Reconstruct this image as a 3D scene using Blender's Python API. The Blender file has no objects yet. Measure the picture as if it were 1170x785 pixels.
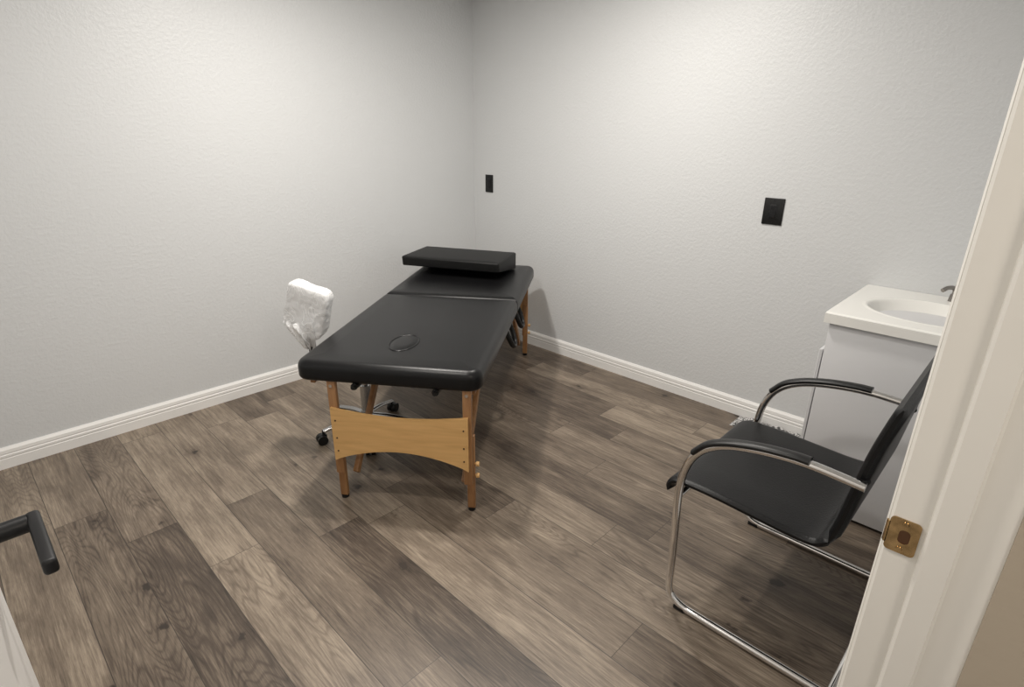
import bpy, bmesh, math, random
from mathutils import Vector, Matrix, noise as mnoise
random.seed(7)
COL = bpy.context.scene.collection
bpy.context.scene.view_settings.view_transform = 'Standard'

# ------------------------------------------------------------------ helpers
def new_mat(name):
    m = bpy.data.materials.new(name); m.use_nodes = True
    nt = m.node_tree
    b = nt.nodes["Principled BSDF"]
    return m, nt, b
def N(nt, t, **kw):
    n = nt.nodes.new(t)
    for k, v in kw.items(): setattr(n, k, v)
    return n
def simple_mat(name, col, rough=.5, metal=0., bump=0., bscale=80., spec=.5, var=0.):
    m, nt, b = new_mat(name)
    b.inputs["Base Color"].default_value = (*col, 1)
    b.inputs["Roughness"].default_value = rough
    b.inputs["Metallic"].default_value = metal
    b.inputs["Specular IOR Level"].default_value = spec
    tc = N(nt, "ShaderNodeTexCoord")
    nz = N(nt, "ShaderNodeTexNoise"); nz.inputs["Scale"].default_value = bscale
    nz.inputs["Detail"].default_value = 4
    nt.links.new(tc.outputs["Object"], nz.inputs["Vector"])
    if bump > 0:
        bp = N(nt, "ShaderNodeBump"); bp.inputs["Strength"].default_value = bump
        bp.inputs["Distance"].default_value = .002
        nt.links.new(nz.outputs["Fac"], bp.inputs["Height"])
        nt.links.new(bp.outputs["Normal"], b.inputs["Normal"])
    if var > 0:
        cr = N(nt, "ShaderNodeValToRGB")
        cr.color_ramp.elements[0].position = .3; cr.color_ramp.elements[1].position = .7
        cr.color_ramp.elements[0].color = (*[c*(1-var) for c in col], 1)
        cr.color_ramp.elements[1].color = (*[min(1, c*(1+var)) for c in col], 1)
        nt.links.new(nz.outputs["Fac"], cr.inputs["Fac"])
        nt.links.new(cr.outputs["Color"], b.inputs["Base Color"])
    return m

def obj_from_bm(name, bm, mat, parent=None, smooth=True, loc=None):
    bmesh.ops.recalc_face_normals(bm, faces=bm.faces[:])
    me = bpy.data.meshes.new(name); bm.to_mesh(me); bm.free()
    if mat: me.materials.append(mat)
    if smooth:
        for p in me.polygons: p.use_smooth = True
        try: me.set_sharp_from_angle(angle=math.radians(40))
        except Exception: pass
    o = bpy.data.objects.new(name, me); COL.objects.link(o)
    if parent: o.parent = parent
    if loc: o.location = loc
    return o
def empty(name, loc, rot, label, category):
    e = bpy.data.objects.new(name, None); COL.objects.link(e)
    e.location = loc; e.rotation_euler = (0, 0, rot); e.empty_display_size = .1
    e["label"] = label
    if category: e["category"] = category
    return e
def add_box(bm, lo, hi, r=0., seg=3, M=None):
    v = [bm.verts.new((x, y, z)) for x in (lo[0], hi[0]) for y in (lo[1], hi[1]) for z in (lo[2], hi[2])]
    F = [(0,1,3,2),(4,6,7,5),(0,4,5,1),(2,3,7,6),(0,2,6,4),(1,5,7,3)]
    fs = [bm.faces.new([v[i] for i in f]) for f in F]
    vs = list(v)
    if r > 0:
        es = list({e for f in fs for e in f.edges})
        res = bmesh.ops.bevel(bm, geom=es, offset=r, segments=seg, profile=.5, affect='EDGES')
        vs = list({vv for f in res["faces"] for vv in f.verts} | {x for x in vs if x.is_valid})
    if M is not None: bmesh.ops.transform(bm, matrix=M, verts=vs)
    return vs
def catmull(pts, n=8):
    P = [Vector(p) for p in pts]; P = [2*P[0]-P[1]] + P + [2*P[-1]-P[-2]]
    out = []
    for i in range(1, len(P)-2):
        a, b, c, d = P[i-1], P[i], P[i+1], P[i+2]
        for k in range(n):
            t = k/n
            out.append(.5*((2*b)+(c-a)*t+(2*a-5*b+4*c-d)*t*t+(3*b-a-3*c+d)*t**3))
    out.append(P[-2]); return out
def add_tube(bm, pts, r, seg=14, flat=None, up=Vector((0,0,1)), smooth=8):
    P = catmull(pts, smooth) if smooth else [Vector(p) for p in pts]
    ra, rb = (r, r) if flat is None else flat
    rings = []; nrm = None
    for i, p in enumerate(P):
        t = (P[min(i+1, len(P)-1)]-P[max(i-1, 0)]).normalized()
        if nrm is None:
            nrm = up - t*up.dot(t)
            if nrm.length < 1e-3: nrm = Vector((1,0,0)) - t*t.x
            nrm.normalize()
        else:
            nrm = (nrm - t*nrm.dot(t)).normalized()
        bi = t.cross(nrm)
        rings.append([bm.verts.new(p + nrm*math.cos(a)*rb + bi*math.sin(a)*ra) for a in [2*math.pi*k/seg for k in range(seg)]])
    for i in range(len(rings)-1):
        for k in range(seg):
            bm.faces.new([rings[i][k], rings[i][(k+1)%seg], rings[i+1][(k+1)%seg], rings[i+1][k]])
    bm.faces.new(rings[0][::-1]); bm.faces.new(rings[-1])
def add_prism(bm, outline, axis, a, b):
    def mk(p, h):
        c = [p[0], p[1]]; c.insert(axis, h); return bm.verts.new(c)
    A = [mk(p, a) for p in outline]; B = [mk(p, b) for p in outline]
    n = len(outline)
    bm.faces.new(A[::-1]); bm.faces.new(B)
    for i in range(n): bm.faces.new([A[i], A[(i+1)%n], B[(i+1)%n], B[i]])
    return A+B
def add_cyl(bm, p0, p1, r, seg=20, r2=None):
    p0, p1 = Vector(p0), Vector(p1); d = p1-p0
    q = d.to_track_quat('Z', 'Y').to_matrix().to_4x4()
    M = Matrix.Translation((p0+p1)/2) @ q
    bmesh.ops.create_cone(bm, cap_ends=True, segments=seg, radius1=r, radius2=r if r2 is None else r2, depth=d.length, matrix=M)
def rrect(cx, cy, w, h, r, n=6):
    out = []
    for sx, sy, a0 in ((1,1,0),(-1,1,90),(-1,-1,180),(1,-1,270)):
        for k in range(n+1):
            a = math.radians(a0+90*k/n)
            out.append((cx+sx*(w/2-r)+r*math.cos(a), cy+sy*(h/2-r)+r*math.sin(a)))
    return out
def pad(bm, x0, x1, y0, y1, z0, z1, rc=.05, re=.025, n=8, bulge=.004, rcs=None):
    cx, cy, w, h = (x0+x1)/2, (y0+y1)/2, x1-x0, y1-y0
    def outline(ins):
        out = []
        for idx, (sx, sy, a0) in enumerate(((1,1,0),(-1,1,90),(-1,-1,180),(1,-1,270))):
            r = (rcs[idx] if rcs else rc); rr = max(r-ins, .003)
            for k in range(n+1):
                a = math.radians(a0+90*k/n)
                out.append((cx+sx*(w/2-ins-rr)+rr*math.cos(a), cy+sy*(h/2-ins-rr)+rr*math.sin(a)))
        return out
    prof = []
    for k in range(7):
        a = math.pi/2*k/6; prof.append((re*.5*(1-math.sin(a)), z0+re*.5*(1-math.cos(a))))
    for k in range(9):
        a = math.pi/2*k/8; prof.append((re*(1-math.cos(a)), z1-re*(1-math.sin(a))))
    prof += [(re*1.6, z1+bulge*.4), (re*2.6, z1+bulge)]
    loops = [[bm.verts.new((p[0], p[1], z)) for p in outline(i)] for i, z in prof]
    m = len(loops[0])
    for a, b in zip(loops, loops[1:]):
        for k in range(m): bm.faces.new([a[k], a[(k+1)%m], b[(k+1)%m], b[k]])
    bm.faces.new(loops[0][::-1]); bm.faces.new(loops[-1])

# ------------------------------------------------------------------ materials
def wall_mat(name, col, strength=.23, rough=.42, spec=.38):
    m, nt, b = new_mat(name)
    b.inputs["Base Color"].default_value = (*col, 1)
    b.inputs["Roughness"].default_value = rough
    b.inputs["Specular IOR Level"].default_value = spec
    tc = N(nt, "ShaderNodeTexCoord")
    n1 = N(nt, "ShaderNodeTexNoise"); n1.inputs["Scale"].default_value = 150; n1.inputs["Detail"].default_value = 3
    n2 = N(nt, "ShaderNodeTexNoise"); n2.inputs["Scale"].default_value = 65; n2.inputs["Detail"].default_value = 2
    mr = N(nt, "ShaderNodeMapRange"); mr.inputs[1].default_value = .40; mr.inputs[2].default_value = .66
    ad = N(nt, "ShaderNodeMath", operation="ADD")
    bp = N(nt, "ShaderNodeBump"); bp.inputs["Strength"].default_value = strength; bp.inputs["Distance"].default_value = .0022
    for n in (n1, n2): nt.links.new(tc.outputs["Object"], n.inputs["Vector"])
    nt.links.new(n2.outputs["Fac"], mr.inputs[0])
    nt.links.new(mr.outputs[0], ad.inputs[0]); nt.links.new(n1.outputs["Fac"], ad.inputs[1])
    nt.links.new(ad.outputs[0], bp.inputs["Height"]); nt.links.new(bp.outputs["Normal"], b.inputs["Normal"])
    return m
M_wall = wall_mat("wall_paint", (.645, .655, .66))
M_ceil = wall_mat("ceiling_paint", (.80, .80, .79))
M_tan = wall_mat("warm_dim_reveal", (.50, .43, .34), .06, .6)  # warm dim light on the outer jamb, put into a tan base colour
M_base = simple_mat("baseboard_paint", (.84, .83, .81), .35, bump=.05)
M_trim = simple_mat("trim_paint", (.88, .855, .80), .3, bump=.35, bscale=14)
M_door = simple_mat("door_paint", (.82, .81, .79), .35, bump=.08, bscale=30)
M_leather = simple_mat("black_vinyl", (.0050, .0050, .0055), .34, bump=.2, bscale=260, spec=.31)
M_leather2 = simple_mat("black_leather", (.005, .005, .0055), .38, bump=.3, bscale=180, spec=.30)
M_cushion = simple_mat("black_cushion_vinyl", (.005, .005, .005), .5, bump=.25, bscale=260, spec=.3)
M_black = simple_mat("black_plastic", (.006, .006, .006), .38, bump=.05, spec=.4)
M_blackm = simple_mat("black_metal", (.006, .006, .007), .45, bump=.03, spec=.35)
M_chrome = simple_mat("chrome", (.84, .83, .82), .10, metal=1., bump=.02, bscale=20)
M_chromed = simple_mat("dull_chrome", (.45, .45, .45), .22, metal=1.)
M_nickel = simple_mat("brushed_nickel", (.30, .28, .26), .28, metal=1.)
M_brass = simple_mat("aged_brass", (.50, .34, .17), .18, metal=1., bump=.2, bscale=70, var=.3)
M_cab = simple_mat("cabinet_laminate", (.66, .66, .67), .4, bump=.03)
M_marble = simple_mat("cultured_marble", (.88, .87, .83), .18, bump=.0)
M_dark = simple_mat("dark_recess", (.01, .009, .008), .8)
M_bolt = simple_mat("bronze_bolt", (.10, .06, .035), .4, metal=.6)
def wood_mat(name, c0, c1, sc=(1, 1, 1)):
    m, nt, b = new_mat(name)
    tc = N(nt, "ShaderNodeTexCoord"); mp = N(nt, "ShaderNodeMapping")
    mp.inputs["Scale"].default_value = sc
    nz = N(nt, "ShaderNodeTexNoise"); nz.inputs["Scale"].default_value = 9; nz.inputs["Detail"].default_value = 8
    nz.inputs["Distortion"].default_value = .6
    cr = N(nt, "ShaderNodeValToRGB")
    cr.color_ramp.elements[0].position = .32; cr.color_ramp.elements[1].position = .68
    cr.color_ramp.elements[0].color = (*c0, 1); cr.color_ramp.elements[1].color = (*c1, 1)
    nt.links.new(tc.outputs["Object"], mp.inputs[0]); nt.links.new(mp.outputs[0], nz.inputs["Vector"])
    nt.links.new(nz.outputs["Fac"], cr.inputs["Fac"]); nt.links.new(cr.outputs[0], b.inputs["Base Color"])
    b.inputs["Roughness"].default_value = .38
    return m
M_woodleg = wood_mat("beech_leg", (.26, .125, .052), (.38, .20, .085), (6, 6, .8))
M_panel = wood_mat("beech_panel", (.62, .365, .14), (.72, .44, .18), (6, .6, 6))

def floor_mat():
    m, nt, b = new_mat("plank_floor"); L = nt.links.new
    tc = N(nt, "ShaderNodeTexCoord")
    tone = N(nt, "ShaderNodeAttribute", attribute_name="tone")
    seed = N(nt, "ShaderNodeAttribute", attribute_name="seed")
    uv = N(nt, "ShaderNodeUVMap", uv_map="plank")
    sv = N(nt, "ShaderNodeCombineXYZ"); L(seed.outputs["Fac"], sv.inputs[2]); L(seed.outputs["Fac"], sv.inputs[1])
    add = N(nt, "ShaderNodeVectorMath", operation="ADD")
    L(tc.outputs["Object"], add.inputs[0]); L(sv.outputs[0], add.inputs[1])
    def mapped(s, src=None):
        mp = N(nt, "ShaderNodeVectorMath", operation="MULTIPLY"); mp.inputs[1].default_value = s
        L((src or add).outputs[0], mp.inputs[0]); return mp.outputs[0]
    def noise(s, det, rough=.5, dist=0.):
        n = N(nt, "ShaderNodeTexNoise"); n.inputs["Scale"].default_value = 1; n.inputs["Detail"].default_value = det
        n.inputs["Roughness"].default_value = rough; n.inputs["Distortion"].default_value = dist
        L(mapped(s), n.inputs["Vector"]); return n.outputs["Fac"]
    fine = noise((270, 12, 1), 5, .72)
    mid = noise((95, 3.4, 1), 5, .7)
    broad = noise((12, 2.6, 1), 5, .62, .3)
    rn = noise((6.5, .80, 1), 1.6, .45, .0)
    def madd(a, k, c):
        n = N(nt, "ShaderNodeMath", operation="MULTIPLY_ADD"); L(a, n.inputs[0]); n.inputs[1].default_value = k
        if isinstance(c, float): n.inputs[2].default_value = c
        else: L(c, n.inputs[2])
        return n.outputs[0]
    def mrange(a, a0, a1, b0, b1):
        r = N(nt, "ShaderNodeMapRange"); r.inputs[1].default_value = a0; r.inputs[2].default_value = a1; r.inputs[3].default_value = b0; r.inputs[4].default_value = b1
        L(a, r.inputs[0]); return r.outputs[0]
    def mulm(a, c):
        n = N(nt, "ShaderNodeMath", operation="MULTIPLY"); L(a, n.inputs[0]); L(c, n.inputs[1]); return n.outputs[0]
    fr = N(nt, "ShaderNodeMath", operation="PINGPONG"); fr.inputs[1].default_value = .5; L(madd(rn, 46., 0.), fr.inputs[0])
    ring = mulm(mrange(fr.outputs[0], .02, .26, 1, 0), mrange(fine, .3, .6, .4, 1))
    sfr = N(nt, "ShaderNodeMath", operation="FRACT"); L(madd(seed.outputs["Fac"], 7.31, 0.), sfr.inputs[0])
    ring = mulm(ring, mrange(sfr.outputs[0], .55, .80, .12, 1))
    # knots
    vo = N(nt, "ShaderNodeTexVoronoi"); vo.inputs["Scale"].default_value = 1; vo.inputs["Randomness"].default_value = 1
    kn = N(nt, "ShaderNodeTexNoise"); kn.inputs["Scale"].default_value = 42; kn.inputs["Detail"].default_value = 5; L(add.outputs[0], kn.inputs["Vector"])
    ks = N(nt, "ShaderNodeVectorMath", operation="SCALE"); ks.inputs["Scale"].default_value = .26; L(kn.outputs["Color"], ks.inputs[0])
    kd = N(nt, "ShaderNodeVectorMath", operation="ADD"); L(mapped((7, 5.0, 0), add), kd.inputs[0]); L(ks.outputs[0], kd.inputs[1]); L(kd.outputs[0], vo.inputs["Vector"])
    sc = N(nt, "ShaderNodeSeparateColor"); L(vo.outputs["Color"], sc.inputs[0])
    keep = mrange(sc.outputs[0], .54, .56, 0, 1)
    core = mulm(mrange(vo.outputs["Distance"], .045, .13, 1, 0), keep)
    halo = mulm(mrange(vo.outputs["Distance"], .08, .40, 1, 0), keep)
    base = N(nt, "ShaderNodeValToRGB"); e = base.color_ramp.elements
    e[0].position = 0; e[0].color = (.030, .021, .015, 1)
    e[1].position = 1; e[1].color = (.36, .296, .226, 1)
    x = e.new(.30); x.color = (.080, .059, .043, 1)
    x = e.new(.62); x.color = (.180, .141, .105, 1)
    v = madd(fine, .90, -.45)
    v = madd(mid, .80, v)
    v = madd(broad, .95, v)
    v = madd(ring, -.20, v)
    v2 = N(nt, "ShaderNodeMath", operation="ADD"); L(v, v2.inputs[0]); L(tone.outputs["Fac"], v2.inputs[1])
    v = madd(core, -.60, v2.outputs[0]); v = madd(halo, -.20, v)
    v4 = N(nt, "ShaderNodeMath", operation="SUBTRACT"); L(v, v4.inputs[0]); v4.inputs[1].default_value = .29
    L(v4.outputs[0], base.inputs["Fac"])
    sx = N(nt, "ShaderNodeSeparateXYZ"); L(uv.outputs[0], sx.inputs[0])
    a = N(nt, "ShaderNodeMath", operation="PINGPONG"); a.inputs[1].default_value = .09; L(sx.outputs[0], a.inputs[0])
    s1 = mrange(a.outputs[0], .0006, .0018, 0, 1); s2 = mrange(sx.outputs[1], .0010, .0026, 0, 1)
    sm = N(nt, "ShaderNodeMath", operation="MINIMUM"); L(s1, sm.inputs[0]); L(s2, sm.inputs[1])
    mx = N(nt, "ShaderNodeMix", data_type="RGBA"); mx.inputs[6].default_value = (.042, .032, .025, 1)
    L(sm.outputs[0], mx.inputs[0]); L(base.outputs[0], mx.inputs[7])
    L(mx.outputs[2], b.inputs["Base Color"])
    L(mrange(fine, 0, 1, .32, .52), b.inputs["Roughness"])
    bp = N(nt, "ShaderNodeBump"); bp.inputs["Strength"].default_value = .25; bp.inputs["Distance"].default_value = .0008
    L(madd(fine, .25, sm.outputs[0]), bp.inputs["Height"]); L(bp.outputs["Normal"], b.inputs["Normal"])
    return m
M_floor = floor_mat()

# ------------------------------------------------------------------ room
XL, XR, YB, YF, ZC = -3.55, 0.0, 0.0, -3.210, 2.44
YO = -3.335
def struct(o):
    o["kind"] = "structure"; return o
def box_obj(name, boxes, mat):
    bm = bmesh.new()
    for lo, hi in boxes: add_box(bm, lo, hi)
    return struct(obj_from_bm(name, bm, mat, smooth=False))
bm = bmesh.new(); uvl = bm.loops.layers.uv.new("plank")
tl = bm.faces.layers.float.new("tone"); sl = bm.faces.layers.float.new("seed")
W, PL = .18, 1.22
fixed = {
    -4: (-1.0, {0: -.24, 1: .05}), -3: (-1.36, {0: .12, 1: -.02}), -2: (-2.25, {0: .02, 1: .08}), -1: (-1.49, {0: -.23, 1: .02})}
r0 = math.floor((XL+2.02)/W)
for r in range(r0-1, 13):
    xa, xb = -2.02+r*W, -2.02+(r+1)*W
    if xb > .05: xb = .05
    off, tones = fixed.get(r, (-random.random()*PL, {}))
    for k in range(-4, 5):
        y1 = off-k*PL; y0 = y1-PL
        if y1 < -5 or y0 > .06: continue
        y1c, y0c = min(y1, .06), max(y0, -5.0)
        vs = [bm.verts.new(p) for p in ((xa, y0c, 0), (xb, y0c, 0), (xb, y1c, 0), (xa, y1c, 0))]
        f = bm.faces.new(vs)
        f[tl] = tones.get(k, random.choice([-.21, -.14, -.06, .0, .05, .09, .14])); f[sl] = random.random()*60
        if (r, k) in ((-4, 0), (-1, 0)): f[sl] = (.9+ (5 if r == -4 else 11))/7.31
        for l, (u, v) in zip(f.loops, ((0, y0c-y0), (xb-xa, y0c-y0), (xb-xa, y1c-y0), (0, y1c-y0))): l[uvl].uv = (u, v)
struct(obj_from_bm("floor", bm, M_floor, smooth=False))
box_obj("ceiling", [((XL-.1, YO, ZC), (.1, .1, ZC+.1))], M_ceil)
box_obj("wall_left", [((XL-.1, 0, 0), (.1, .1, ZC))], M_wall)
box_obj("wall_right", [((0, YO, 0), (.1, 0, ZC))], M_wall)
box_obj("wall_back", [((XL-.1, YO, 0), (XL, 0, ZC))], M_wall)
DX0, DX1, DH = -3.05, -2.08, 2.06
box_obj("wall_front", [((XL, YO, 0), (DX0, YF, ZC)), ((DX1, YO, 0), (0, YF, ZC)), ((DX0, YO, DH), (DX1, YF, ZC))], M_wall)
box_obj("wall_reveal", [((-2.103, -3.9, 0), (-1.9, YO-.0002, ZC))], M_tan)  # wall thickened past the white jamb to carry the tan, warmly shaded strip
BP = [(0,0),(.014,0),(.014,.048),(.0125,.050),(.0125,.054),(.0145,.056),(.0145,.066),(.012,.069),(.012,.073),(.0135,.075),(.012,.090),(.007,.098),(.004,.103),(0,.103)]
def base_y(name, x0, x1, yw, s):
    bm = bmesh.new(); add_prism(bm, [(yw+s*d, z) for d, z in BP], 0, x0, x1)
    return struct(obj_from_bm(name, bm, M_base, smooth=False))
base_y("baseboard_left", XL, -.0005, -.0005, -1)
base_y("baseboard_front", -2.02, -.64, YF+.0005, 1)
bm = bmesh.new(); add_prism(bm, [(-.0005-d, z) for d, z in BP], 1, -3.2, -.015)
struct(obj_from_bm("baseboard_right", bm, M_base, smooth=False))

JX = -2.10
bm = bmesh.new()
prof = [(DX1, YO), (JX, YO), (JX, -3.291), (JX-.003, -3.289), (JX-.012, -3.287), (JX-.012, -3.256), (JX-.009, -3.252), (JX, -3.250),
        (JX, YF+.001), (JX+.004, YF+.005), (JX+.004, YF), (DX1, YF)]
add_prism(bm, prof, 2, 0, DH)
casing = [(JX+.006, YF), (JX+.006, YF+.006), (JX+.014, YF+.009), (JX+.030, YF+.008), (JX+.050, YF+.010), (JX+.066, YF+.009), (JX+.070, YF+.006), (JX+.070, YF)]
add_prism(bm, casing, 2, 0, DH+.06)
struct(obj_from_bm("trim_1", bm, M_trim, smooth=False))
bm = bmesh.new()
add_prism(bm, [(DX0, YO), (DX0+.02, YO), (DX0+.02, YF), (DX0, YF)], 2, 0, DH)
add_box(bm, (DX0, YO, DH-.02), (DX1, YF, DH))
add_box(bm, (DX0-.07, YF, 0), (DX0-.005, YF+.015, DH+.06)); add_box(bm, (DX0-.07, YF, DH), (JX+.07, YF+.015, DH+.06))
struct(obj_from_bm("trim_2", bm, M_trim, smooth=False))
bm = bmesh.new(); add_box(bm, (-3.064, -3.185, .012), (-3.028, -2.235, 2.03), .003, 2)
door = struct(obj_from_bm("door_1", bm, M_door))
door["label"] = "white painted door standing open"
HL_ = (-3.028, -2.300, .957)
def Hh(x, y, z): return (HL_[0]+x, HL_[1]+y, HL_[2]+z)
bm = bmesh.new()
add_cyl(bm, Hh(0.0005, 0, 0), Hh(.010, 0, 0), .032, 32)
add_cyl(bm, Hh(.009, 0, 0), Hh(.056, 0, 0), .0135, 24)
add_box(bm, Hh(.054, -.136, -.0115), Hh(.0715, .014, .0115), .0055, 4)
lv = obj_from_bm("lever_handle", bm, M_blackm, door); lv["label"] = "matte black lever handle"
sp = empty("strike_plate", (JX-.0005, -3.226, .962), 0, "aged brass latch strike plate on the door jamb", "strike plate")
bm = bmesh.new()
o1 = rrect(0, 0, .038, .056, .006, 5); o2 = rrect(-.002, 0, .014, .022, .006, 5)
F1 = [bm.verts.new((-.002, y, z)) for y, z in o1]; F2 = [bm.verts.new((-.002, y, z)) for y, z in o2]
B1 = [bm.verts.new((0, y, z)) for y, z in o1]; B2 = [bm.verts.new((.001, y, z)) for y, z in o2]
n = len(o1)
for i in range(n):
    j = (i+1) % n
    bm.faces.new([F1[i], F1[j], F2[j], F2[i]]); bm.faces.new([F1[i], B1[i], B1[j], F1[j]]); bm.faces.new([F2[i], F2[j], B2[j], B2[i]])
add_prism(bm, [(-.002, .018), (-.0005, .018), (.003, .0215), (.003, .0235), (-.002, .021)], 2, -.018, .018)
obj_from_bm("plate", bm, M_brass, sp, smooth=False)
M_brassdark = simple_mat("dull_brass", (.16, .085, .05), .35, metal=.85)
bm = bmesh.new(); add_box(bm, (-.0012, -.009, -.011), (-.0004, .005, .011)); obj_from_bm("latch_recess", bm, M_brassdark, sp, smooth=False)
for zz in (-.021, .021):
    bm = bmesh.new(); add_cyl(bm, (-.0032, 0, zz), (-.001, 0, zz), .0036, 16, r2=.0045); obj_from_bm("screw", bm, M_brass, sp)

def wallplate(name, y, z, w, hgt, kind, label):
    e = empty(name, (0, y, z), 0, label, "outlet")
    bm = bmesh.new(); add_box(bm, (-.007, -w/2, -hgt/2), (-.0005, w/2, hgt/2), .0025, 3); obj_from_bm("cover_plate", bm, M_black, e)
    bm = bmesh.new(); add_box(bm, (-.0095, -.0165, -.0335), (-.006, .0165, .0335), .0015, 2)
    for zz in (-.018, .018): add_box(bm, (-.0102, -.011, zz-.010), (-.009, .011, zz+.010), .0004, 1)
    obj_from_bm("receptacle", bm, M_blackm, e)
    for zz in (-hgt*.42, hgt*.42):
        bm = bmesh.new(); add_cyl(bm, (-.0080, 0, zz), (-.006, 0, zz), .003, 12); obj_from_bm("screw", bm, M_blackm, e)
wallplate("wall_outlet", -.165, 1.145, .078, .125, 1, "small black electrical outlet plate near the room corner")
wallplate("wall_outlet", -2.225, 1.142, .098, .130, 1, "larger black electrical outlet plate on the bare grey wall")

# ------------------------------------------------------------------ massage table
ANG = math.radians(35.8); u = Vector((math.cos(ANG), math.sin(ANG), 0)); v = Vector((-math.sin(ANG), math.cos(ANG), 0))
R0 = Vector((-1.660, -1.852, 0)); C = R0 + u*.94 + v*.38
T = empty("massage_table", C, ANG, "folding massage table with black padded vinyl top and beech legs", "massage table")
HL, HW = .940, .380; ZT0, ZT1 = .565, .650; SX = .085
bm = bmesh.new(); pad(bm, -HL, SX-.002, -HW, HW, ZT0, ZT1, re=.036, rcs=[.012, .058, .058, .012]); obj_from_bm("padded_top", bm, M_leather, T)
bm = bmesh.new(); pad(bm, SX+.002, HL, -HW, HW, ZT0, ZT1, re=.036, rcs=[.058, .012, .012, .058]); obj_from_bm("padded_top", bm, M_leather, T)
bm = bmesh.new(); rings = []
for rr, zz in ((1.03, .000), (1.01, .0055), (.97, .0078), (.93, .0076), (.89, .0044), (.86, .0046), (.80, .0068), (.5, .0085)):
    rings.append([bm.verts.new((-.680+.102*rr*math.cos(a), .005+.062*rr*math.sin(a), ZT1+zz)) for a in [2*math.pi*k/40 for k in range(40)]])
for a, b in zip(rings, rings[1:]):
    for k in range(40): bm.faces.new([a[k], a[(k+1) % 40], b[(k+1) % 40], b[k]])
bm.faces.new(rings[-1]); obj_from_bm("face_hole_plug", bm, M_leather, T)
bm = bmesh.new()
for s in (-1, 1):
    add_box(bm, (-HL+.06, s*.335-.01, .530), (SX-.006, s*.335+.01, .565), .002, 1); add_box(bm, (SX+.006, s*.335-.01, .530), (HL-.06, s*.335+.01, .565), .002, 1)
for x in (-HL+.12, SX-.02, SX+.02, HL-.12): add_box(bm, (x-.01, -.325, .535), (x+.01, .325, .565), .002, 1)
obj_from_bm("under_frame", bm, M_woodleg, T)
LYs = {1: .232, -1: -.322}
for sx in (-1, 1):
    for sy in (-1, 1):
        x = sx*(HL-.022); y = LYs[sy]
        bm = bmesh.new()
        add_box(bm, (x-.011, y-.018, .14), (x+.011, y+.018, .568), .004, 2)
        x2 = x - sx*.022
        add_box(bm, (x2-.0105, y-.0165+sy*.006, .012), (x2+.0105, y+.0165+sy*.006, .36), .004, 2)
        obj_from_bm("leg", bm, M_woodleg, T)
        bm = bmesh.new(); add_cyl(bm, (x2, y+sy*.006, 0.0005), (x2, y+sy*.006, .014), .016, 16); obj_from_bm("rubber_foot", bm, M_black, T)
        bm = bmesh.new(); add_cyl(bm, (x+sx*.009, y, .548), (x+sx*.016, y, .548), .007, 16); obj_from_bm("hinge_bolt", bm, M_chrome, T)
        bm = bmesh.new()
        p0 = Vector((x-sx*.065, y-sy*.035, .10)); p1 = Vector((x-sx*.48, y-sy*.035, .545)); d = p1-p0
        M = Matrix.Translation((p0+p1)/2) @ d.to_track_quat('Z', 'Y').to_matrix().to_4x4()
        add_box(bm, (-.011, -.018, -d.length/2), (.011, .018, d.length/2), .003, 2, M)
        obj_from_bm("diagonal_strut", bm, M_woodleg, T)
        for zz in ((.17, .225) if sy < 0 else ()):
            bm = bmesh.new(); yo = y+sy*.020
            add_cyl(bm, (x2, yo, zz), (x2, yo+sy*.008, zz), .005, 12); add_cyl(bm, (x2, yo+sy*.008, zz), (x2, yo+sy*.020, zz), .011, 18, r2=.010)
            obj_from_bm("adjusting_knob", bm, M_panel, T)
    bm = bmesh.new(); xo = sx*(HL-.0105); out = []
    yy0, yy1 = LYs[-1]-.006, LYs[1]+.008
    K = 24
    for k in range(K+1):
        t = k/K; y = yy0+(yy1-yy0)*t; out.append((y, .212+.064*math.sin(math.pi*t)**.8))
    for k in range(K+1):
        t = 1-k/K; y = yy0+(yy1-yy0)*t; out.append((y, .455-.026*math.sin(math.pi*t)**.9))
    add_prism(bm, out, 0, xo, xo+sx*.014)
    obj_from_bm("arched_brace_panel", bm, M_panel, T, smooth=False)
    for yy in (yy0+.018, yy1-.018):
        for zz in (.26, .32, .40):
            bm = bmesh.new(); add_cyl(bm, (xo+sx*.013, yy, zz), (xo+sx*.0160, yy, zz), .0036, 12); obj_from_bm("bolt", bm, M_bolt, T)
    for yy in (-.20, .13):
        bm = bmesh.new(); add_cyl(bm, (sx*(HL-.06), yy, .552), (sx*(HL-.002), yy, .555), .014, 20); add_cyl(bm, (sx*(HL-.002), yy, .555), (sx*(HL+.010), yy, .555), .009, 20)
        obj_from_bm("accessory_socket", bm, M_black, T)
for xx in (-.10, .22):
    bm = bmesh.new(); add_tube(bm, [(xx-.06, -.352, .555), (xx-.055, -.374, .50), (xx-.025, -.390, .455), (xx+.025, -.390, .455), (xx+.055, -.374, .50), (xx+.06, -.352, .555)], .008, 10, flat=(.010, .014))
    obj_from_bm("carry_handle", bm, M_black, T)

cu = empty("bolster_cushion", C + u*.665 + v*.074 + Vector((0, 0, ZT1+.006)), ANG-math.radians(9), "black vinyl bolster cushion resting on the massage table", "cushion")
bm = bmesh.new(); pad(bm, -.195, .175, -.325, .325, .0, .108, rc=.018, re=.012, bulge=.003)
for vv in bm.verts:
    k = (.175-vv.co.x)/.35
    if vv.co.z < .055: vv.co.z += k*.048; vv.co.x *= .97
    else: vv.co.z += k*.002
obj_from_bm("cushion_pad", bm, M_cushion, cu)

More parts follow.
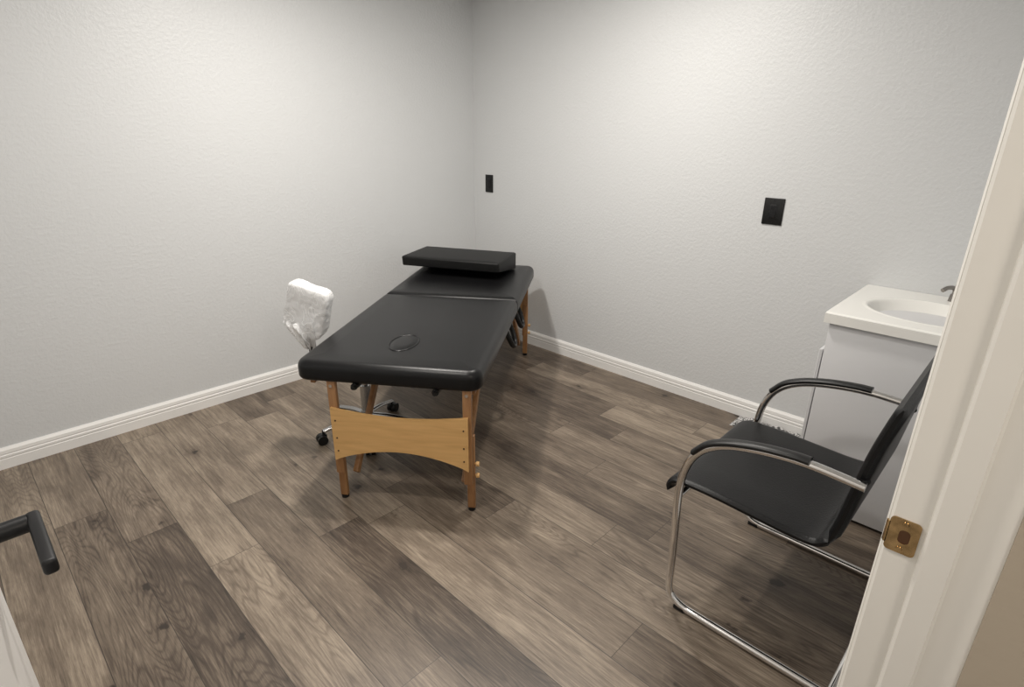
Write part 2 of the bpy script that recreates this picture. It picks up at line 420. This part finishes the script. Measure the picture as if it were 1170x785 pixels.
# ------------------------------------------------------------------ rolling stool
sc = Vector((-1.60, -.90, 0))
S = empty("rolling_stool", sc, 0, "rolling stool with plastic-wrapped white backrest, chrome base and black casters", "stool")
angs = [math.radians(a) for a in (168, 240, 312, 24, 96)]
bm = bmesh.new()
for a in angs:
    d = Vector((math.cos(a), math.sin(a), 0))
    add_tube(bm, [d*.02+Vector((0,0,.105)), d*.12+Vector((0,0,.095)), d*.235+Vector((0,0,.068))], .012, 12, flat=(.014, .010))
add_cyl(bm, (0,0,.075), (0,0,.13), .03, 24)
obj_from_bm("star_base", bm, M_chromed, S)
for a in angs:
    d = Vector((math.cos(a), math.sin(a), 0)); q = Vector((-d.y, d.x, 0)); c = d*.245+Vector((0,0,.026))
    bm = bmesh.new()
    for s in (-1, 1): add_cyl(bm, c+q*s*.005, c+q*s*.024, .0255, 22)
    add_cyl(bm, c-q*.006, c+q*.006, .012, 12); add_cyl(bm, d*.235+Vector((0,0,.04)), d*.235+Vector((0,0,.075)), .007, 12)
    add_box(bm, (-.02, -.012, .03), (.02, .012, .052), .004, 2, Matrix.Translation(d*.24) @ Matrix.Rotation(a, 4, 'Z'))
    obj_from_bm("caster", bm, M_black, S)
bm = bmesh.new(); add_cyl(bm, (0,0,.12), (0,0,.27), .026, 24); add_cyl(bm, (0,0,.27), (0,0,.44), .015, 24); obj_from_bm("gas_lift_column", bm, M_chromed, S)
bm = bmesh.new(); pad(bm, -.17, .17, -.17, .17, .44, .505, rc=.165, re=.03, n=10); obj_from_bm("seat", bm, M_leather2, S)
bm = bmesh.new(); add_tube(bm, [(-.05, 0, .435), (-.16, 0, .43), (-.235, 0, .44), (-.262, 0, .50), (-.262, 0, .66)], .01, 12, flat=(.016, .006)); obj_from_bm("back_support_bar", bm, M_black, S)
bm = bmesh.new(); add_cyl(bm, (-.262, 0, .550), (-.262, 0, .590), .024, 18); obj_from_bm("clamp_collar", bm, M_black, S)
def plastic_mat(name, a0, a1):
    m, nt, b = new_mat(name)
    b.inputs["Base Color"].default_value = (.97, .975, .98, 1); b.inputs["Roughness"].default_value = .28
    tc = N(nt, "ShaderNodeTexCoord")
    nz = N(nt, "ShaderNodeTexNoise"); nz.inputs["Scale"].default_value = 12; nz.inputs["Detail"].default_value = 1.5; nz.inputs["Distortion"].default_value = 1.0
    nt.links.new(tc.outputs["Object"], nz.inputs["Vector"])
    rg = N(nt, "ShaderNodeMath", operation="PINGPONG"); rg.inputs[1].default_value = .09; nt.links.new(nz.outputs["Fac"], rg.inputs[0])
    bp = N(nt, "ShaderNodeBump"); bp.inputs["Strength"].default_value = .35; bp.inputs["Distance"].default_value = .010
    nt.links.new(rg.outputs[0], bp.inputs["Height"]); nt.links.new(bp.outputs["Normal"], b.inputs["Normal"])
    al = N(nt, "ShaderNodeMapRange"); al.inputs[1].default_value = .0; al.inputs[2].default_value = .035; al.inputs[3].default_value = a0; al.inputs[4].default_value = a1
    nt.links.new(rg.outputs[0], al.inputs[0]); nt.links.new(al.outputs[0], b.inputs["Alpha"])
    return m
M_plastic = plastic_mat("milky_plastic_wrap", .95, .55)
M_plastic2 = plastic_mat("loose_plastic_film", .9, .5)
M_whitepad = simple_mat("white_pad", (.93, .93, .93), .5)
MB = Matrix.Translation((-.252, 0, .730)) @ Matrix.Rotation(math.radians(36), 4, 'Z') @ Matrix.Rotation(math.radians(17), 4, 'X') @ Matrix.Rotation(math.radians(-6), 4, 'Y')
bm = bmesh.new(); add_box(bm, (-.028, -.090, -.092), (.030, .090, .119), .026, 6, MB); obj_from_bm("backrest_pad", bm, M_whitepad, S)
bm = bmesh.new(); bmesh.ops.create_icosphere(bm, subdivisions=6, radius=1)
for vv in bm.verts:
    p = vv.co.copy(); e = 8
    nrm = (abs(p.x)**e+abs(p.y)**e+abs(p.z)**e)**(1/e); p = p/nrm
    q = Vector((p.x*.037, p.y*.096, p.z*.124))
    if q.z < -.06:
        f = (-q.z-.06)/.07; q.y *= 1-.18*f
    r1 = 1-abs(mnoise.noise(q*13+Vector((3,1,2))))*2.4; r2 = 1-abs(mnoise.noise(q*34))*2.4
    q += p.normalized()*(r1*.004+r2*.0018)
    vv.co = q
bmesh.ops.transform(bm, matrix=MB, verts=bm.verts)
obj_from_bm("plastic_wrap", bm, M_plastic, S)
bm = bmesh.new()
rings = []
for i in range(20):
    t = i/19; ring = []
    for k in range(64):
        a = 2*math.pi*k/64
        r = .024+.058*t**.8+(.014*math.sin(a*5+t*3)+.009*math.sin(a*11+t*5))*(t*.8+.3)
        ring.append(bm.verts.new((-.268+.7*r*math.cos(a)-.022*t, r*math.sin(a)+.026*t, .550+.13*t+.010*math.sin(a*7))))
    rings.append(ring)
for a, b2 in zip(rings, rings[1:]):
    for k in range(64): bm.faces.new([a[k], a[(k+1) % 64], b2[(k+1) % 64], b2[k]])
obj_from_bm("plastic_tail", bm, M_plastic2, S)

# ------------------------------------------------------------------ cantilever chair
CH = empty("cantilever_chair", (-1.215, -2.85, 0), 0, "black leather cantilever armchair with chrome tube frame", "chair")
def L2(x, y, z): return (x+1.215, y+2.85, z)
XN, XF = -1.52, -.91
bm = bmesh.new()
for x in (XN, XF):
    pts = [(x,-3.14,.014),(x,-2.9,.014),(x,-2.74,.014),(x,-2.69,.016),(x,-2.652,.032),(x,-2.633,.068),(x,-2.630,.15),(x,-2.625,.32),(x,-2.622,.45),(x,-2.635,.54),(x,-2.672,.61),(x,-2.74,.658),(x,-2.84,.685),(x,-2.96,.697),(x,-3.095,.690)]
    add_tube(bm, [L2(*p) for p in pts], .0125, 18)
add_tube(bm, [L2(*p) for p in ((XN,-3.14,.014),(XN+.3,-3.142,.014),(XF,-3.14,.014))], .012, 16)
add_tube(bm, [L2(XN, -2.625, .430), L2(-1.2, -2.625, .430), L2(XF, -2.625, .430)], .009, 12)
obj_from_bm("tube_frame", bm, M_chrome, CH)
def sling(name, prof, x0, x1, th, mat, dish=0.):
    P = catmull([(0, a, b) for a, b in prof], 8); bm = bmesh.new(); rings = []
    n = len(P)
    sec = [(0, -.3), (.008, -.8), (.02, -1)] + [(t, -1) for t in (.25, .5, .75)] + [(-.02, -1), (-.008, -.8), (None, -.3), (None, .3), (-.008, .8), (-.02, 1)] + [(t, 1) for t in (.75, .5, .25)] + [(.02, 1), (.008, .8), (0, .3)]
    for i, p in enumerate(P):
        t = (P[min(i+1, n-1)]-P[max(i-1, 0)]).normalized(); nr = Vector((0, -t.z, t.y))
        e = min(i, n-1-i)/3; k = min(1, .35+.65*min(1, e))
        h = th/2*k; ring = []
        for dx, hh in sec:
            if dx is None: x = x1
            elif dx in (.25, .5, .75): x = x0+(x1-x0)*dx
            elif dx < 0: x = x1+dx
            else: x = x0+dx
            w = (x-x0)/(x1-x0); dz = -dish*math.sin(math.pi*w)*math.sin(math.pi*i/(n-1))
            q = p+nr*h*hh; ring.append(bm.verts.new(L2(x, q.y, q.z+dz)))
        rings.append(ring)
    m = len(rings[0])
    for a, b in zip(rings, rings[1:]):
        for k in range(m): bm.faces.new([a[k], a[(k+1) % m], b[(k+1) % m], b[k]])
    bm.faces.new(rings[0][::-1]); bm.faces.new(rings[-1])
    return obj_from_bm(name, bm, mat, CH)
sling("seat", [(-2.572,.412),(-2.574,.434),(-2.592,.452),(-2.63,.460),(-2.72,.461),(-2.86,.454),(-2.96,.450),(-3.015,.456),(-3.045,.480)], XN+.022, XF-.024, .026, M_leather2, .014)
sling("backrest", [(-3.045,.480),(-3.060,.55),(-3.075,.66),(-3.092,.77),(-3.112,.86),(-3.124,.905)], XN+.022, XF-.016, .030, M_leather2)
for x in (XN, XF):
    bm = bmesh.new()
    add_tube(bm, [L2(*p) for p in ((x,-2.652,.600),(x,-2.69,.642),(x,-2.74,.668),(x,-2.79,.684),(x,-2.85,.697),(x,-2.92,.7055),(x,-2.965,.707))], .02, 18, flat=(.0195, .0098))
    obj_from_bm("arm_pad", bm, M_black, CH)
    bm = bmesh.new(); add_tube(bm, [L2(x,-3.06,.696), L2(x*.5+.5*(XN+.035 if x == XN else XF-.03), -3.085, .69), L2(XN+.035 if x == XN else XF-.03, -3.09, .69)], .009, 10, smooth=4)
    obj_from_bm("bracket", bm, M_black, CH)
    bm = bmesh.new(); add_box(bm, L2(x-.013, -2.700, .0005), L2(x+.013, -2.660, .018), .004, 2)
    obj_from_bm("floor_glide", bm, M_black, CH)

# ------------------------------------------------------------------ vanity
V = empty("sink_vanity", (-.31, -2.955, 0), 0, "white bathroom vanity cabinet with integrated oval sink top", "vanity")
def V2(x, y, z): return (x+.31, y+2.955, z)
y0, y1 = -3.195, -2.722
bm = bmesh.new(); add_box(bm, V2(-.588, y0, .09), V2(-.016, y1, .817), .002, 1); add_box(bm, V2(-.54, y0+.01, .0005), V2(-.02, y1-.002, .09)); obj_from_bm("cabinet_body", bm, M_cab, V, smooth=False)
bm = bmesh.new(); add_box(bm, V2(-.606, y0+.004, .012), V2(-.5885, y1-.002, .816), .002, 2); d1 = obj_from_bm("cabinet_door", bm, M_cab, V)
bm = bmesh.new(); X0, X1, Y0, Y1, ZT = -.622, -.002, -3.205, -2.705, .858
bcx, bcy, ax_, ay_ = -.335, -2.995, .172, .205
NX, NY = 110, 90; grid = []
for i in range(NX+1):
    row = []
    for j in range(NY+1):
        x = X0+(X1-X0)*i/NX; y = Y0+(Y1-Y0)*j/NY
        r = math.hypot((x-bcx)/ax_, (y-bcy)/ay_)
        z = ZT
        if r < 1: z -= .004+.126*(1-r**2.6)
        elif r < 1.10: z += .004*math.sin(math.pi*(r-1)/.10)-.004*(1-(r-1)/.10)
        if x < X0+.012: z -= .003
        row.append(bm.verts.new(V2(x, y, z)))
    grid.append(row)
for i in range(NX):
    for j in range(NY): bm.faces.new([grid[i][j], grid[i+1][j], grid[i+1][j+1], grid[i][j+1]])
border = [grid[i][0] for i in range(NX+1)]+[grid[NX][j] for j in range(1, NY+1)]+[grid[i][NY] for i in range(NX-1, -1, -1)]+[grid[0][j] for j in range(NY-1, 0, -1)]
low = [bm.verts.new((w.co.x, w.co.y, .818)) for w in border]
for k in range(len(border)):
    q = (k+1) % len(border); bm.faces.new([border[k], border[q], low[q], low[k]])
obj_from_bm("sink_top", bm, M_marble, V)
bm = bmesh.new(); add_cyl(bm, V2(bcx, bcy, .728), V2(bcx, bcy, .731), .02, 24); obj_from_bm("drain", bm, M_chrome, V)
fy = -3.030
bm = bmesh.new()
add_cyl(bm, V2(-.070, fy, ZT-.001), V2(-.070, fy, ZT+.03), .016, 24, r2=.012)
add_tube(bm, [V2(-.070, fy, ZT+.025), V2(-.075, fy, ZT+.046), V2(-.090, fy+.006, ZT+.060), V2(-.118, fy+.022, ZT+.062), V2(-.140, fy+.034, ZT+.053)], .0085, 16)
obj_from_bm("faucet_spout", bm, M_nickel, V)
bm = bmesh.new(); add_tube(bm, [V2(-.070, fy, ZT+.045), V2(-.055, fy, ZT+.058), V2(-.04, fy+.0, ZT+.063)], .006, 12); obj_from_bm("faucet_lever", bm, M_nickel, V)
lb = empty("filler_board", (-.375, -2.713, 0), 0, "thin white laminate board standing beside the sink vanity", "board")
bm = bmesh.new(); add_box(bm, (-.225, -.006, .0005), (.225, .006, .70), .0015, 1); obj_from_bm("board_panel", bm, M_cab, lb)
m, nt, b = new_mat("speckled_fabric")
tc = N(nt, "ShaderNodeTexCoord"); vz = N(nt, "ShaderNodeTexVoronoi"); vz.inputs["Scale"].default_value = 170
cr = N(nt, "ShaderNodeValToRGB"); cr.color_ramp.interpolation = 'CONSTANT'
cr.color_ramp.elements[0].color = (.07, .07, .07, 1); cr.color_ramp.elements[1].position = .5; cr.color_ramp.elements[1].color = (.60, .59, .58, 1)
nt.links.new(tc.outputs["Object"], vz.inputs["Vector"]); nt.links.new(vz.outputs["Color"], cr.inputs["Fac"]); nt.links.new(cr.outputs[0], b.inputs["Base Color"])
b.inputs["Roughness"].default_value = .8
mt = empty("speckled_cloth", (-.088, -2.45, 0), 0, "small grey speckled cloth lying along the baseboard", "cloth")
bm = bmesh.new(); bmesh.ops.create_grid(bm, x_segments=40, y_segments=40, size=1)
for vv in bm.verts:
    x, y = vv.co.x, vv.co.y
    vv.co = Vector((x*.070, y*.21, .003+.040*(1-abs(x)**3)*(1-abs(y)**4)*(.7+.5*mnoise.noise(Vector((x*1.5, y*5, 5))))))
    if max(abs(x), abs(y)) > .99: vv.co.z = .001
obj_from_bm("cloth_fabric", bm, m, mt)

# ------------------------------------------------------------------ lights
def can(name, x, y, power, size=.16, col=(1, .95, .885)):
    e = empty("recessed_ceiling_light", (x, y, ZC), 0, "round recessed ceiling light with white trim ring", "ceiling light")
    bm = bmesh.new()
    o = [(math.cos(2*math.pi*k/40), math.sin(2*math.pi*k/40)) for k in range(40)]
    A = [bm.verts.new((a*.105, b*.105, -.001)) for a, b in o]; B = [bm.verts.new((a*.085, b*.085, -.008)) for a, b in o]
    for k in range(40): bm.faces.new([A[k], A[(k+1) % 40], B[(k+1) % 40], B[k]])
    obj_from_bm("trim_ring", bm, M_base, e)
    l = bpy.data.lights.new(name, 'AREA'); l.shape = 'DISK'; l.size = size; l.energy = power; l.color = col
    o = bpy.data.objects.new(name, l); COL.objects.link(o); o.location = (x, y, ZC-.012)
    return o
can("lamp_a", -1.72, -1.15, 30, .12)
can("lamp_b", -2.60, -1.90, 16)
can("lamp_c", -.95, -1.75, 20)
l = bpy.data.lights.new("hall_fill", 'AREA'); l.shape = 'DISK'; l.size = .4; l.energy = 13; l.color = (1, .90, .78)  # added warm fill, unseen behind the camera, lighting the reveal and doorway
o = bpy.data.objects.new("hall_fill", l); COL.objects.link(o); o.location = (-2.75, -4.1, 2.3)
w = bpy.data.worlds.new("world"); bpy.context.scene.world = w; w.use_nodes = True
w.node_tree.nodes["Background"].inputs[0].default_value = (1, .95, .89, 1); w.node_tree.nodes["Background"].inputs[1].default_value = .35

# ------------------------------------------------------------------ camera
p = [-2.96497, -3.27656, 0.76819, 0.36062, 0.00997, 639.308]
hd, pt, rl = p[2], p[3], p[4]
Fw = Vector((math.cos(hd)*math.cos(pt), math.sin(hd)*math.cos(pt), -math.sin(pt)))
Rt = Vector((math.sin(hd), -math.cos(hd), 0)); Uv = Rt.cross(Fw)
R2 = Rt*math.cos(rl)+Uv*math.sin(rl); U2 = -Rt*math.sin(rl)+Uv*math.cos(rl)
cd = bpy.data.cameras.new("camera"); co = bpy.data.objects.new("camera", cd); COL.objects.link(co)
M = Matrix((( R2.x, U2.x, -Fw.x, p[0]), (R2.y, U2.y, -Fw.y, p[1]), (R2.z, U2.z, -Fw.z, 1.5), (0, 0, 0, 1)))
co.matrix_world = M; cd.sensor_width = 36; cd.lens = p[5]/1170*36; cd.clip_start = .02
bpy.context.scene.camera = co
